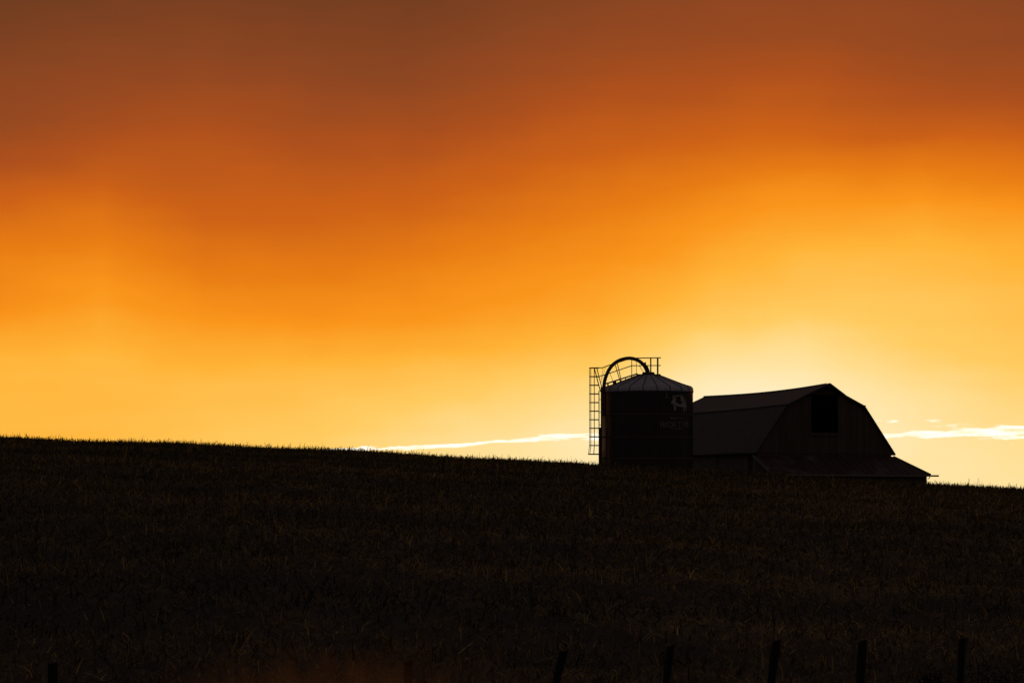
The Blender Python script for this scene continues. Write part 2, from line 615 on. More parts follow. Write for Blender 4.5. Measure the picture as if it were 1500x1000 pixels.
# walkway up the roof
wk = MB()
for dy in (-0.27, 0.27):
    a, b = SP(886.5, 562.3, dy), SP(934, 547.2, dy)
    for q in (a, b):
        pass
    wk.hexa([a + Vector((0, -0.03, -0.05)), b + Vector((0, -0.03, -0.05)), b + Vector((0, 0.03, -0.05)), a + Vector((0, 0.03, -0.05)),
             a + Vector((0, -0.03, 0.05)), b + Vector((0, -0.03, 0.05)), b + Vector((0, 0.03, 0.05)), a + Vector((0, 0.03, 0.05))])
for i in range(9):
    t = (i + 0.5) / 9
    p = SP(886.5, 562.3).lerp(SP(934, 547.2), t)
    wk.box(p.x - 0.09, p.x + 0.09, -0.235, 0.235, p.z - 0.02, p.z + 0.015)
wo_ = wk.build('roof_walkway', M['rail_steel'], silo)
for (px, py0, py1, hw) in ((925.3, 550, 553.5, 0.04), (900.3, 558, 564, 0.12), (890.6, 561.5, 567.5, 0.05), (909.5, 555, 559.6, 0.03), (916.5, 553, 556.5, 0.03)):
    for dy in (-0.27, 0.27):
        lg = MB()
        a, b = SP(px, py1 + 0.8, dy), SP(px, py0, dy)
        lg.box(a.x - hw, a.x + hw, dy - 0.025, dy + 0.025, a.z, b.z)
        lg.build('walkway_leg', M['rail_steel'], wo_)

# platform round the centre hatch
pf = MB()
zA, zB = SP(950, 550.4).z, SP(950, 548.2).z
xL, xR = SP(932.5, 0).x, SP(967.6, 0).x
pf.box(xL, xR, -0.52, -0.46, zA, zB)
pf.box(xL, xR, 0.46, 0.52, zA, zB)
pf.box(xL, xL + 0.06, -0.46, 0.46, zA, zB)
pf.box(xR - 0.06, xR, -0.46, 0.46, zA, zB)
for i in range(12):
    x = xL + 0.1 + i * (xR - xL - 0.2) / 12
    pf.box(x, x + 0.05, -0.46, 0.46, zB - 0.05, zB - 0.01)
pfo = pf.build('platform', M['rail_steel'], silo)

rl = MB()
for sgn in (-1, 1):
    ds, dp = 0.30 * sgn, 0.50 * sgn
    rl.tube([SP(863.8, 538.7, ds), SP(883, 538.5, ds), SP(892, 535, ds), SP(925.5, 524.4, dp), SP(968.4, 523.9, dp)], 0.034, 6)
    rl.tube([SP(878, 551.2, ds), SP(893, 546.6, ds), SP(925.5, 535.5, dp), SP(968.2, 535.2, dp)], 0.031, 6)
    rl.tube([SP(936.6, 535.6, dp), SP(943.8, 547, dp)], 0.02, 5)
    rl.tube([SP(893.7, 547, ds), SP(897.9, 558, ds)], 0.017, 5)
for py in (523.9, 535.2):
    rl.tube([SP(967.3, py, -0.5), SP(967.3, py, 0.5)], 0.03, 6)
rlo = rl.build('guard_rail', M['rail_steel'], silo)
for sgn in (-1, 1):
    dp = 0.50 * sgn
    for (px, y0, y1, r_) in ((925.5, 524.4, 549.5, 0.024), (953.4 - 0.4 * sgn, 524.2, 548.5, 0.028), (963.6 + 0.2 * sgn, 523.9, 549.5, 0.048)):
        b = MB()
        b.tube([SP(px, y1, dp), SP(px, y0, dp)], r_, 6)
        b.build('rail_post', M['rail_steel'], rlo)
b = MB()
b.tube([SP(932.5, 549, 0.5), SP(932.2, 526, 0.5)], 0.016, 6)
b.build('rail_post', M['rail_steel'], rlo)
for (a_, b_, dy) in (((908.6, 559.0), (900.9, 532.6), -0.30), ((910.6, 559.4), (904.3, 531.6), 0.30)):
    b = MB()
    b.tube([SP(*a_, dy), SP(*b_, dy)], 0.028, 6)
    b.build('rail_post', M['rail_steel'], rlo)


# emblem and lettering on the wall
def on_wall(px, py, out):
    s = max(-0.98, min(0.98, (px - 950.0) / 65.2))
    a = math.asin(s)
    z = EYE + (HOR - py) * (SILO[1] - R * math.cos(a)) / F - sg
    return Vector(((R + out) * math.sin(a), -(R + out) * math.cos(a), z))


def patch(mb, poly, out=0.010, th=0.006):
    tris = tessellate_polygon([[Vector((x, y, 0)) for x, y in poly]])
    k = len(poly)
    vs = [on_wall(x, y, out + th) for x, y in poly] + [on_wall(x, y, out - 0.004) for x, y in poly]
    fs = [tuple(t) for t in tris] + [(i, (i + 1) % k, (i + 1) % k + k, i + k) for i in range(k)]
    mb.add(vs, fs)


def stroke(mb, pts, w, out=0.010):
    """painted brush stroke of width w px along a path of sightings"""
    for (a, b) in zip(pts[:-1], pts[1:]):
        dx, dy = b[0] - a[0], b[1] - a[1]
        l = math.hypot(dx, dy) or 1
        ox, oy = -dy / l * w / 2, dx / l * w / 2
        ex, ey = dx / l * w * 0.2, dy / l * w * 0.2
        out += 0.0007
        patch(mb, [(a[0] - ex + ox, a[1] - ey + oy), (b[0] + ex + ox, b[1] + ey + oy), (b[0] + ex - ox, b[1] + ey - oy), (a[0] - ex - ox, a[1] - ey - oy)], out)


Z = lambda pts: [(955 + x / 12.5, 560 + y / 12.5) for x, y in pts]
cow = MB()
patch(cow, Z([(350, 235), (420, 242), (412, 300), (400, 380), (412, 440), (406, 515), (376, 510), (370, 430), (355, 398), (332, 395), (320, 362), (345, 335), (355, 290)]))
patch(cow, Z([(404, 360), (432, 372), (470, 398), (515, 385), (548, 392), (560, 440), (530, 452), (470, 440), (408, 425)]), 0.011)
patch(cow, Z([(415, 238), (505, 236), (505, 256), (470, 250), (440, 252), (415, 268)]), 0.013)
patch(cow, Z([(502, 240), (540, 235), (560, 290), (590, 318), (600, 380), (616, 450), (610, 525), (597, 500), (588, 440), (578, 470), (570, 545), (558, 540), (560, 450), (545, 392), (512, 350), (502, 300)]), 0.012)
cow.build('cow_emblem', M['cream_paint'], wo)
mk = MB()
stroke(mk, Z([(250, 185), (236, 215), (243, 250), (216, 285)]), 1.2)
stroke(mk, Z([(216, 285), (252, 262), (290, 280)]), 1.0)
mk.build('painted_mark', M['faded_paint'], wo)

GL = {
    'H': [[(0, 0), (0, 1)], [(1, 0), (1, 1)], [(0, .5), (1, .5)]],
    'A': [[(0, 0), (.5, 1), (1, 0)], [(.2, .35), (.8, .35)]],
    'R': [[(0, 0), (0, 1)], [(0, 1), (.8, 1), (1, .8), (.8, .5), (0, .5)], [(.45, .5), (1, 0)]],
    'V': [[(0, 1), (.5, 0), (1, 1)]],
    'E': [[(0, 0), (0, 1)], [(0, 1), (1, 1)], [(0, .5), (.8, .5)], [(0, 0), (1, 0)]],
    'S': [[(1, .8), (.8, 1), (.2, 1), (0, .78), (.2, .55), (.8, .45), (1, .22), (.8, 0), (.2, 0), (0, .2)]],
    'T': [[(0, 1), (1, 1)], [(.5, 0), (.5, 1)]],
    'O': [[(.25, 0), (0, .25), (0, .75), (.25, 1), (.75, 1), (1, .75), (1, .25), (.75, 0), (.25, 0)]],
}
SER = {'H': [(0, 0), (1, 0), (0, 1), (1, 1)], 'A': [(0, 0), (1, 0)], 'R': [(0, 0), (1, 0)], 'V': [(0, 1), (1, 1)], 'T': [(.5, 0)]}
word = 'HARVESTORE'
a0, a1 = math.asin((964.6 - 950) / 65.2), math.asin((1008.5 - 950) / 65.2)
pitch = (a1 - a0) / len(word)
let = MB()
for i, ch in enumerate(word):
    ca = a0 + pitch * (i + 0.5)
    hw = pitch * 0.34

    def W(p):
        a = ca + (p[0] - 0.5) * 2 * hw
        return (950 + 65.2 * math.sin(a), 625.0 - p[1] * 7.6)
    for pl in GL[ch]:
        pp = [W(p) for p in pl]
        for a_, b_ in zip(pp[:-1], pp[1:]):
            vert = abs(b_[1] - a_[1]) > abs(b_[0] - a_[0])
            stroke(let, [a_, b_], (1.2 if vert else 0.75) * math.cos(ca) ** 0.7)
    for p in SER.get(ch, []):
        stroke(let, [W((p[0] - 0.24, p[1])), W((p[0] + 0.24, p[1]))], 0.9, 0.016)
let.build('lettering', M['faded_paint'], wo)
scr = MB()
stroke(scr, Z([(295, 630), (320, 665), (345, 640), (330, 690), (365, 650), (385, 640), (380, 685), (400, 655), (420, 645), (430, 665), (460, 645), (475, 662), (500, 648), (520, 660), (555, 655)]), 0.8)
scr.build('script_lettering', M['faded_paint'], wo)
scr = MB()
stroke(scr, Z([(295, 825), (340, 818)]), 0.9)
stroke(scr, Z([(318, 822), (322, 865), (350, 840), (370, 862), (395, 838), (405, 860), (430, 842), (450, 858), (475, 840), (500, 860), (520, 845), (548, 852)]), 0.8)
scr.build('script_lettering', M['faded_paint'], wo)

# ------------------------------------------------------------------ barn
bz = 2.6
barn = thing('barn', 'weathered wooden gambrel roof barn with a hay hood, standing behind the hill crest', 'barn', (BO[0], BO[1], bz), TH)
h = lambda z: z - bz
LB = 15.5
EAV, BRK, RDG = h(6.30), h(9.62), h(11.0)
UE, UB = 5.75, 3.2


def sag(v, kind):
    t = v / LB
    if kind == 'ridge':
        return -0.37 * t - 0.13 * math.sin(math.pi * t) + 0.05 * math.exp(-t * 9)
    if kind == 'break':
        return -0.36 * t - 0.06 * math.sin(math.pi * t)
    return 0.03 * math.sin(3 * math.pi * t)


prof_b = [(-UE, EAV, 'eave'), (-UB, BRK, 'break'), (0, RDG, 'ridge'), (UB, BRK, 'break'), (UE, EAV, 'eave')]
rf = MB()
ys_ = [-0.22] + [LB * i / 16 for i in range(1, 16)] + [LB + 0.2]
TH_R = 0.13
rows_o, rows_i = [], []
for y in ys_:
    yy = min(max(y, 0), LB)
    rows_o.append([(u, y, z + sag(yy, k_)) for u, z, k_ in prof_b])
    rows_i.append([(u * (1 - 0.006) if abs(u) > 4 else u, y, z + sag(yy, k_) - TH_R * (1.15 if k_ != 'eave' else 0.7)) for u, z, k_ in prof_b])
vs = [p for r_ in rows_o for p in r_] + [p for r_ in rows_i for p in r_]
nY = len(ys_)
off = nY * 5
fs = []
for i in range(nY - 1):
    for j in range(4):
        a, b, c, d = i * 5 + j, i * 5 + j + 1, (i + 1) * 5 + j + 1, (i + 1) * 5 + j
        fs.append((a, b, c, d))
        fs.append((off + d, off + c, off + b, off + a))
    fs.append((i * 5, (i + 1) * 5, off + (i + 1) * 5, off + i * 5))
    fs.append((i * 5 + 4, off + i * 5 + 4, off + (i + 1) * 5 + 4, (i + 1) * 5 + 4))
for i in (0, nY - 1):
    for j in range(4):
        fs.append((i * 5 + j, off + i * 5 + j, off + i * 5 + j + 1, i * 5 + j + 1))
rf.add(vs, fs)
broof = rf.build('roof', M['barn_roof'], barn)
for sgn in (-1, 1):
    b = MB()
    b.tube([(sgn * (UB + 0.03), y, BRK + sag(min(max(y, 0), LB), 'break') - 0.01) for y in ys_], 0.05, 5)
    b.build('break_flashing', M['rib_dark'], broof)
b = MB()
b.tube([(0, y, RDG + sag(min(max(y, 0), LB), 'ridge') + 0.01) for y in ys_], 0.06, 6)
b.build('ridge_cap', M['barn_roof'], broof)
# hay hood: the ridge runs out past the gable and its edges run back to the roof
hd = MB()
slope = (RDG - BRK) / UB
tip = (0, -0.72, RDG + 0.12)
for sgn in (-1, 1):
    e = (sgn * 1.62, -0.23, RDG - slope * 1.62 + 0.035)
    r0 = (0, -0.23, RDG + 0.09)
    A = [tip, e, r0]
    B = [(x, y, z - 0.14) for x, y, z in A]
    f_ = [(0, 1, 2), (5, 4, 3), (0, 3, 4, 1), (1, 4, 5, 2), (2, 5, 3, 0)]
    hd.add(A + B, f_)
hd.box(-0.06, 0.06, -0.60, 0.4, RDG - 0.28, RDG - 0.10)
hd.build('hay_hood', M['barn_roof'], broof)


def roof_h(u):
    a = abs(u)
    if a <= UB:
        return RDG - (RDG - BRK) * a / UB
    return BRK - (BRK - EAV) * (a - UB) / (UE - UB)


# gable wall of upright boards with the hay opening
def boards(mb, u0, u1, zfun0, zfun1, y, w=0.22, th=0.04, holes=(), rnd=0.012, flip=False):
    u = u0
    while u < u1 - 1e-4:
        un = min(u + w * random.uniform(0.85, 1.15), u1)
        for brk in (-UB, 0, UB):
            if u < brk - 1e-4 < un:
                un = brk
        for (ha, hb, hz0, hz1) in holes:
            for e in (ha, hb):
                if u < e - 1e-4 and un > e:
                    un = e
        um = (u + un) / 2
        d = random.uniform(0, rnd)
        spans = [((zfun0(u), zfun0(un)), (zfun1(u), zfun1(un)))]
        for (ha, hb, hz0, hz1) in holes:
            if ha < um < hb:
                spans = [((zfun0(u), zfun0(un)), (hz0, hz0)), ((hz1, hz1), (zfun1(u), zfun1(un)))]
        for (lo, hi) in spans:
            if max(hi) - max(lo) < 0.02:
                continue
            g = 0.006
            P = [(u + g, -th, lo[0]), (un - g, -th, lo[1]), (un - g, 0, lo[1]), (u + g, 0, lo[0]),
                 (u + g, -th, hi[0]), (un - g, -th, hi[1]), (un - g, 0, hi[1]), (u + g, 0, hi[0])]
            mb.hexa([(p[0], y + p[1] - d, p[2]) for p in P])
        u = un


HO = (-1.16, 1.05, h(1.7 + (HOR - 633.5) * 264 / F), h(10.33))
gw = MB()
top = lambda u: roof_h(u) - 0.16
boards(gw, -5.5, 5.5, lambda u: 0.0, top, 0.0, 0.24, holes=[HO])
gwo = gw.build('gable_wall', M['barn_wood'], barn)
bk = MB()       # sheathing behind the boards so that no sky shows through the joints
NB = 44
for i in range(NB):
    ua, ub = -5.5 + 11 * i / NB, -5.5 + 11 * (i + 1) / NB
    um = (ua + ub) / 2
    if HO[0] - 0.1 < um < HO[1] + 0.1:
        bk.box(ua, ub, 0.003, 0.03, 0, HO[2])
    else:
        bk.hexa([(ua, .003, 0), (ub, .003, 0), (ub, .03, 0), (ua, .03, 0), (ua, .003, top(ua)), (ub, .003, top(ub)), (ub, .03, top(ub)), (ua, .03, top(ua))])
bk.build('wall_sheathing', M['dark_wood'], gwo)
b = MB()
b.box(HO[0] - 0.18, HO[1] + 0.18, -0.13, -0.056, HO[2] - 0.2, HO[2])
b.build('door_sill', M['barn_wood'], gwo)
for u in (HO[0] - 0.11, HO[1] + 0.0):
    b = MB()
    b.box(u, u + 0.11, -0.10, -0.056, HO[2] + 0.003, HO[3] - 0.1)
    b.build('door_frame', M['barn_wood'], gwo)
# hay floor inside the opening
b = MB()
b.box(-4.2, 4.2, 0.05, LB - 0.1, HO[2] - 0.55, HO[2] - 0.35)
b.build('loft_floor', M['dark_wood'], barn)
# girt trim line across the gable at the shed roof
b = MB()
b.box(-5.45, 5.45, -0.10, -0.056, h(6.30), h(6.42))
b.build('girt_board', M['barn_wood'], gwo)

# side walls and back gable
lw = MB()
lw.box(-5.45, -5.2, 0.04, LB - 0.05, 0, EAV - 0.06)
lwo = lw.build('side_wall', M['whitewash'], barn)
rw = MB()
rw.box(5.2, 5.45, 0.04, LB - 0.05, 0, EAV - 0.06)
rw.build('side_wall', M['whitewash'], barn)
bw = MB()
for i in range(NB):
    ua, ub = -5.19 + 10.38 * i / NB, -5.19 + 10.38 * (i + 1) / NB
    bw.hexa([(ua, LB - .1, 0), (ub, LB - .1, 0), (ub, LB, 0), (ua, LB, 0),
             (ua, LB - .1, roof_h(ua) - 0.58), (ub, LB - .1, roof_h(ub) - 0.58), (ub, LB, roof_h(ub) - 0.58), (ua, LB, roof_h(ua) - 0.58)])
bw.build('back_wall', M['barn_wood'], barn)
for (ya, yb) in ((0.55, 1.15),):
    b = MB()
    b.box(-5.50, -5.453, ya, yb, 0.2, EAV - 0.25)
    b.build('door', M['dark_wood'], lwo)
for (ya, yb) in ((-0.02, 0.5), (5.1, 5.3)):
    b = MB()
    b.box(-5.56, -5.453, ya + 0.04, yb, 0.0, EAV - 0.15)
    b.build('wall_pier', M['whitewash'], lwo)
b = MB()
b.tube([(-UE - 0.03, y, EAV - 0.06) for y in (0.0, 4, 8, 12, LB)], 0.045, 6)
b.build('eave_board', M['dark_wood'], broof)

# shed roof wrapped round the front (and hipped round the right side)
ZT, ZE = h(6.13), h(4.86)
WF, UR, UL = 2.5, 7.1, -5.95
UTR = 5.62
sr = MB()
t_ = 0.06


def slab(mb, quad, th, mi=0):
    a = [Vector(p) for p in quad]
    b_ = [p - Vector((0, 0, th)) for p in a]
    mb.hexa([*b_, *a], mi)


slab(sr, [(UL, -WF, ZE), (UR, -WF, ZE), (UTR, -0.16, ZT), (UL, -0.16, ZT)], t_)
slab(sr, [(UR, -WF, ZE), (UR, LB - 2, ZE), (UTR, LB - 2, ZT), (UTR, -0.16, ZT)], t_)
for i in range(1, 22):        # sheet laps
    u = UL + (UR - UL) * i / 22 + random.uniform(-0.03, 0.03)
    tt = 1.0 if u < UTR else (UR - u) / (UR - UTR)
    p0, p1 = Vector((u, -WF, ZE + 0.012)), Vector((u, -WF + (WF - 0.16) * tt, ZE + (ZT - ZE) * tt + 0.012))
    sr.tube([p0, p0.lerp(p1, .5), p1], 0.011, 4)
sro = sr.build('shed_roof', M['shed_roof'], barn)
b = MB()
a_, c_ = Vector((UL - 0.03, -WF - 0.02, ZE)), Vector((UL - 0.03, -0.18, ZT))
b.hexa([a_ + Vector((-.03, 0, -.12)), a_ + Vector((.02, 0, -.12)), c_ + Vector((.02, 0, -.12)), c_ + Vector((-.03, 0, -.12)),
        a_ + Vector((-.03, 0, .03)), a_ + Vector((.02, 0, .03)), c_ + Vector((.02, 0, .03)), c_ + Vector((-.03, 0, .03))])
b.build('verge_board', M['trim_wood'], sro)
b = MB()
b.tube([(UR, -WF, ZE + 0.02), (UTR, -0.16, ZT + 0.02)], 0.04, 6)
b.build('hip_cap', M['shed_roof'], sro)
b = MB()       # gutter running on past the corner
gz = ZE - 0.07
b.hexa([(-4.9, -WF - 0.12, gz - 0.07), (UR + 0.58, -WF - 0.12, gz - 0.07), (UR + 0.58, -WF - 0.01, gz - 0.07), (-4.9, -WF - 0.01, gz - 0.07),
        (-4.9, -WF - 0.15, gz + 0.045), (UR + 0.58, -WF - 0.15, gz + 0.045), (UR + 0.58, -WF - 0.01, gz + 0.045), (-4.9, -WF - 0.01, gz + 0.045)])
b.build('gutter', M['gutter_paint'], sro)
sw = MB()
boards(sw, UL + 0.15, UR - 0.22, lambda u: 0.0, lambda u: ZE - 0.09, -WF + 0.22, 0.26, rnd=0.01)
sw.box(UL + 0.15, UR - 0.22, -WF + 0.223, -WF + 0.27, 0.0, ZE - 0.09)
sw.box(UR - 0.27, UR - 0.22, -WF + 0.28, LB - 2.1, 0, ZE - 0.09)
sw.box(UL + 0.15, UL + 0.2, -WF + 0.28, -0.2, 0, ZE - 0.09)
for i in range(6):
    ya, yb = -WF + 0.28 + i * 0.34, -WF + 0.28 + (i + 1) * 0.34
    zz = ZE + (ZT - ZE) * (ya + WF) / WF - 0.10
    zb = ZE + (ZT - ZE) * (yb + WF) / WF - 0.10
    x0_, x1_ = UL + 0.15, UL + 0.2
    z0_ = ZE - 0.087
    sw.hexa([(x0_, ya, z0_), (x1_, ya, z0_), (x1_, yb, z0_), (x0_, yb, z0_), (x0_, ya, zz), (x1_, ya, zz), (x1_, yb, zb), (x0_, yb, zb)])
swo = sw.build('shed_wall', M['barn_wood'], barn)
b = MB()
b.tube([(UR - 0.2, -WF + 0.1, ZE - 0.28), (UR - 0.06, -WF + 0.1, ZE - 0.26), (UR - 0.03, -WF + 0.1, ZE - 0.16), (UR - 0.12, -WF + 0.1, ZE - 0.1)], 0.028, 6)
b.build('gutter_bracket', M['rail_steel'], swo)

# ------------------------------------------------------------------ fence posts
PY = 70.0
posts = [  # sighting x, y of the top, lean (x per metre down), width, label
    (79.5, 969, 0.02, 0.18, 'squat dark wooden fence post standing alone at the far left of the field foot'),
    (598.5, 966, 0.03, 0.17, 'short upright wooden fence post beside the russet grass clump'),
    (826.5, 950, 0.27, 0.150, 'most steeply leaning dark wooden fence post, with a slanted top'),
    (982.5, 943.5, 0.13, 0.145, 'dark fence post leaning slightly right, below the silo'),
    (1136.5, 936.5, 0.13, 0.155, 'thick dark fence post leaning slightly, below the left corner of the barn'),
    (1262, 936.5, 0.055, 0.155, 'nearly upright thick fence post below the right slope of the barn roof'),
    (1407.5, 933.5, 0.04, 0.125, 'thinnest dark fence post, standing between the two dark shrubs'),
]
for (px, py, ln, w, lab) in posts:
    X_ = (px - 750) / F * PY
    zt = EYE + (HOR - py) / F * PY
    gzv = float(ground_z(X_, PY))
    H_ = zt - gzv
    mb = MB()
    n_ = 10
    prf = [random.uniform(0.92, 1.08) for _ in range(n_)]
    ring = []
    zs = [-0.35, 0.2, H_ * 0.5, H_ * 0.8, H_ - 0.03, H_]
    for q, zz in enumerate(zs):
        off_ = ln * (zz - H_)
        rr = w / 2 * (1.0 if q < 5 else 0.86)
        for j in range(n_):
            a = 2 * math.pi * j / n_
            sl = 0.10 * math.cos(a) * w if q >= 4 else 0
            ring.append((off_ + rr * prf[j] * math.cos(a) + 0.008 * math.sin(zz * 5 + j), rr * prf[j] * math.sin(a), zz + sl - (0.02 if ln > .2 and q >= 4 else 0)))
    fs_ = []
    for q in range(len(zs) - 1):
        for j in range(n_):
            j2 = (j + 1) % n_
            fs_.append((q * n_ + j, q * n_ + j2, (q + 1) * n_ + j2, (q + 1) * n_ + j))
    fs_.append(tuple((len(zs) - 1) * n_ + j for j in range(n_)))
    mb.add(ring, fs_)
    po = mb.build('fence_post', M['post_wood'])
    po.location = (X_, PY, gzv)
    tag(po, lab, 'fence post', 'wooden fence posts along the foot of the field')

# ------------------------------------------------------------------ dark shrubs by the fence
for (px, py, wpx, lab, sd) in ((1364, 976, 46, 'small dark shrub left of the thinnest fence post', 3),
                               (1470, 968, 84, 'wide dark shrub at the right edge, beyond the thinnest fence post', 5)):
    r2 = np.random.default_rng(sd)
    Y_ = 64.0
    X_ = (px - 750) / F * Y_
    gzv = float(ground_z(X_, Y_))
    H_ = EYE + (HOR - py) / F * Y_ - gzv
    W_ = wpx / F * Y_
    sh = thing('shrub', lab, 'shrub', (X_, Y_, gzv))
    stm = MB()
    ends = []
    for i in range(16):
        a = r2.random() * 6.283
        rr = W_ * 0.46 * r2.random() ** 0.5
        e = Vector((rr * math.cos(a), rr * 0.8 * math.sin(a), H_ * r2.uniform(0.62, 0.94)))
        m_ = Vector((e.x * 0.35, e.y * 0.35, e.z * 0.5))
        stm.tube([(e.x * .1, e.y * .1, -0.1), m_, e], [0.018, 0.012, 0.005], 5)
        ends += [m_.lerp(e, t) for t in (0.1, .35, .6, .8, 1.0)]
    stm.build('stem', M['shrub_stem'], sh)
    C_ = np.array([tuple(e) for e in ends])
    idx = r2.integers(0, len(C_), 4200)
    P = C_[idx] + r2.normal(0, 1, (4200, 3)) * np.array([0.085 * W_ / .6, 0.08 * W_ / .6, 0.10])
    P = P[(P[:, 2] > 0.05) & (P[:, 2] < H_ * 1.02)]
    A = r2.normal(0, 1, (len(P), 3))
    A /= np.linalg.norm(A, axis=1)[:, None]
    B = np.cross(A, r2.normal(0, 1, (len(P), 3)))
    B /= np.linalg.norm(B, axis=1)[:, None]
    s_ = r2.uniform(0.016, 0.036, len(P))[:, None]
    V = np.stack([P - A * s_, P - B * s_ * .45, P + A * s_, P + B * s_ * .45], 1).reshape(-1, 3)
    Q = np.arange(len(V)).reshape(-1, 4)
    mesh_np('foliage', V, Q, M['shrub_leaf'], sh)

# russet dry grass close to the camera, thrown out of focus by the long lens
Yg = 6.0
r2 = np.random.default_rng(21)
n = 1300
cxg = (505 - 750) / F * Yg
X = cxg + r2.triangular(-0.26, 0.01, 0.07, n)
Y = Yg + r2.normal(0, 0.12, n)
f_ = np.clip(1 - np.abs(X - (cxg + 0.05)) / 0.29, 0.1, 1)
L_ = (EYE - (994 - HOR) / F * Yg) + 0.085 * f_ * r2.random(n) - 0.06 * r2.random(n)
Zb = ground_z(X, Y)
P1 = blades(X, Y, L_, np.abs(r2.normal(0.02, 0.05, n)), r2.random(n) * 6.283, r2.uniform(0.0018, 0.0035, n),
            curve=r2.uniform(0, 0.06, n), seg=4, base_z=Zb, taper=0.25)
o = mesh_np('grass_clump', P1[0] - np.array([cxg, Yg, 0]), P1[1], M['russet_grass'])
o.location = (cxg, Yg, 0)
tag(o, 'blurred clump of russet dry grass at the bottom edge, close to the camera', 'grass clump')

# ------------------------------------------------------------------ sky
SUN_AZ = (1180 - 750) / F
SUN_EL = (HOR - 612) / F
w = bpy.data.worlds.new('World')
S.world = w
w.use_nodes = True
nt = w.node_tree
N, L = nt.nodes, nt.links
bg = N['Background']
BS = 0.1


def sock(n_, i, v):
    if isinstance(v, (int, float)):
        n_.inputs[i].default_value = v
    else:
        L.new(v, n_.inputs[i])


def mth(op, a, b=0.0, c=0.0, clamp=False):
    n_ = N.new('ShaderNodeMath')
    n_.operation = op
    n_.use_clamp = clamp
    sock(n_, 0, a)
    sock(n_, 1, b)
    if op in ('MULTIPLY_ADD', 'SMOOTH_MIN', 'SMOOTH_MAX'):
        sock(n_, 2, c)
    return n_.outputs[0]


def mapr(v, a, b, c=0.0, d=1.0, smooth=False):
    n_ = N.new('ShaderNodeMapRange')
    n_.interpolation_type = 'SMOOTHSTEP' if smooth else 'LINEAR'
    n_.clamp = True
    L.new(v, n_.inputs[0])
    for i, q in enumerate((a, b, c, d)):
        sock(n_, i + 1, q)
    return n_.outputs[0]


def curve1d(v, pts_, interp='LINEAR'):
    """value along a list of (position, value) with values in 0..1"""
    lo, hi = pts_[0][0], pts_[-1][0]
    n_ = N.new('ShaderNodeValToRGB')
    cr = n_.color_ramp
    cr.interpolation = interp
    els = cr.elements
    for i, (x, y) in enumerate(pts_):
        pos = (x - lo) / (hi - lo)
        if i == 0:
            e = els[0]
            e.position = 0
        elif i == len(pts_) - 1:
            e = els[-1]
            e.position = 1
        else:
            e = els.new(pos)
        e.color = (y, y, y, 1)
    L.new(mapr(v, lo, hi), n_.inputs[0])
    return n_.outputs[0]


def noise(U, V, su, sv, detail=3, rough=0.5, seed=0.0):
    c = N.new('ShaderNodeCombineXYZ')
    L.new(mth('MULTIPLY', U, 1 / su), c.inputs[0])
    L.new(mth('MULTIPLY', V, 1 / sv), c.inputs[1])
    c.inputs[2].default_value = seed
    n_ = N.new('ShaderNodeTexNoise')
    n_.inputs['Scale'].default_value = 1.0
    n_.inputs['Detail'].default_value = detail
    n_.inputs['Roughness'].default_value = rough
    L.new(c.outputs[0], n_.inputs['Vector'])
    return n_.outputs['Fac']


tc = N.new('ShaderNodeTexCoord')
sx = N.new('ShaderNodeSeparateXYZ')
L.new(tc.outputs['Generated'], sx.inputs[0])
x_, y_, z_ = sx.outputs
az = mth('ARCTAN2', x_, y_)
hyp = mth('SQRT', mth('ADD', mth('MULTIPLY', x_, x_), mth('MULTIPLY', y_, y_)))
el = mth('ARCTAN2', z_, hyp)
U = mth('MULTIPLY_ADD', az, F, 750.0)          # compass bearing, in units of 1/5625 rad
V = mth('MULTIPLY_ADD', el, -F, HOR)           # height above the horizon, same units, downwards
n1 = noise(U, V, 330, 170, 4, 0.5, 1.7)
n2 = noise(U, V, 130, 80, 4, 0.55, 5.2)
n3 = noise(U, V, 420, 40, 3, 0.5, 9.1)
Vw = mth('ADD', V, mth('ADD', mth('MULTIPLY', mth('SUBTRACT', n1, 0.5), 28), mth('MULTIPLY', mth('SUBTRACT', n2, 0.5), 15)))

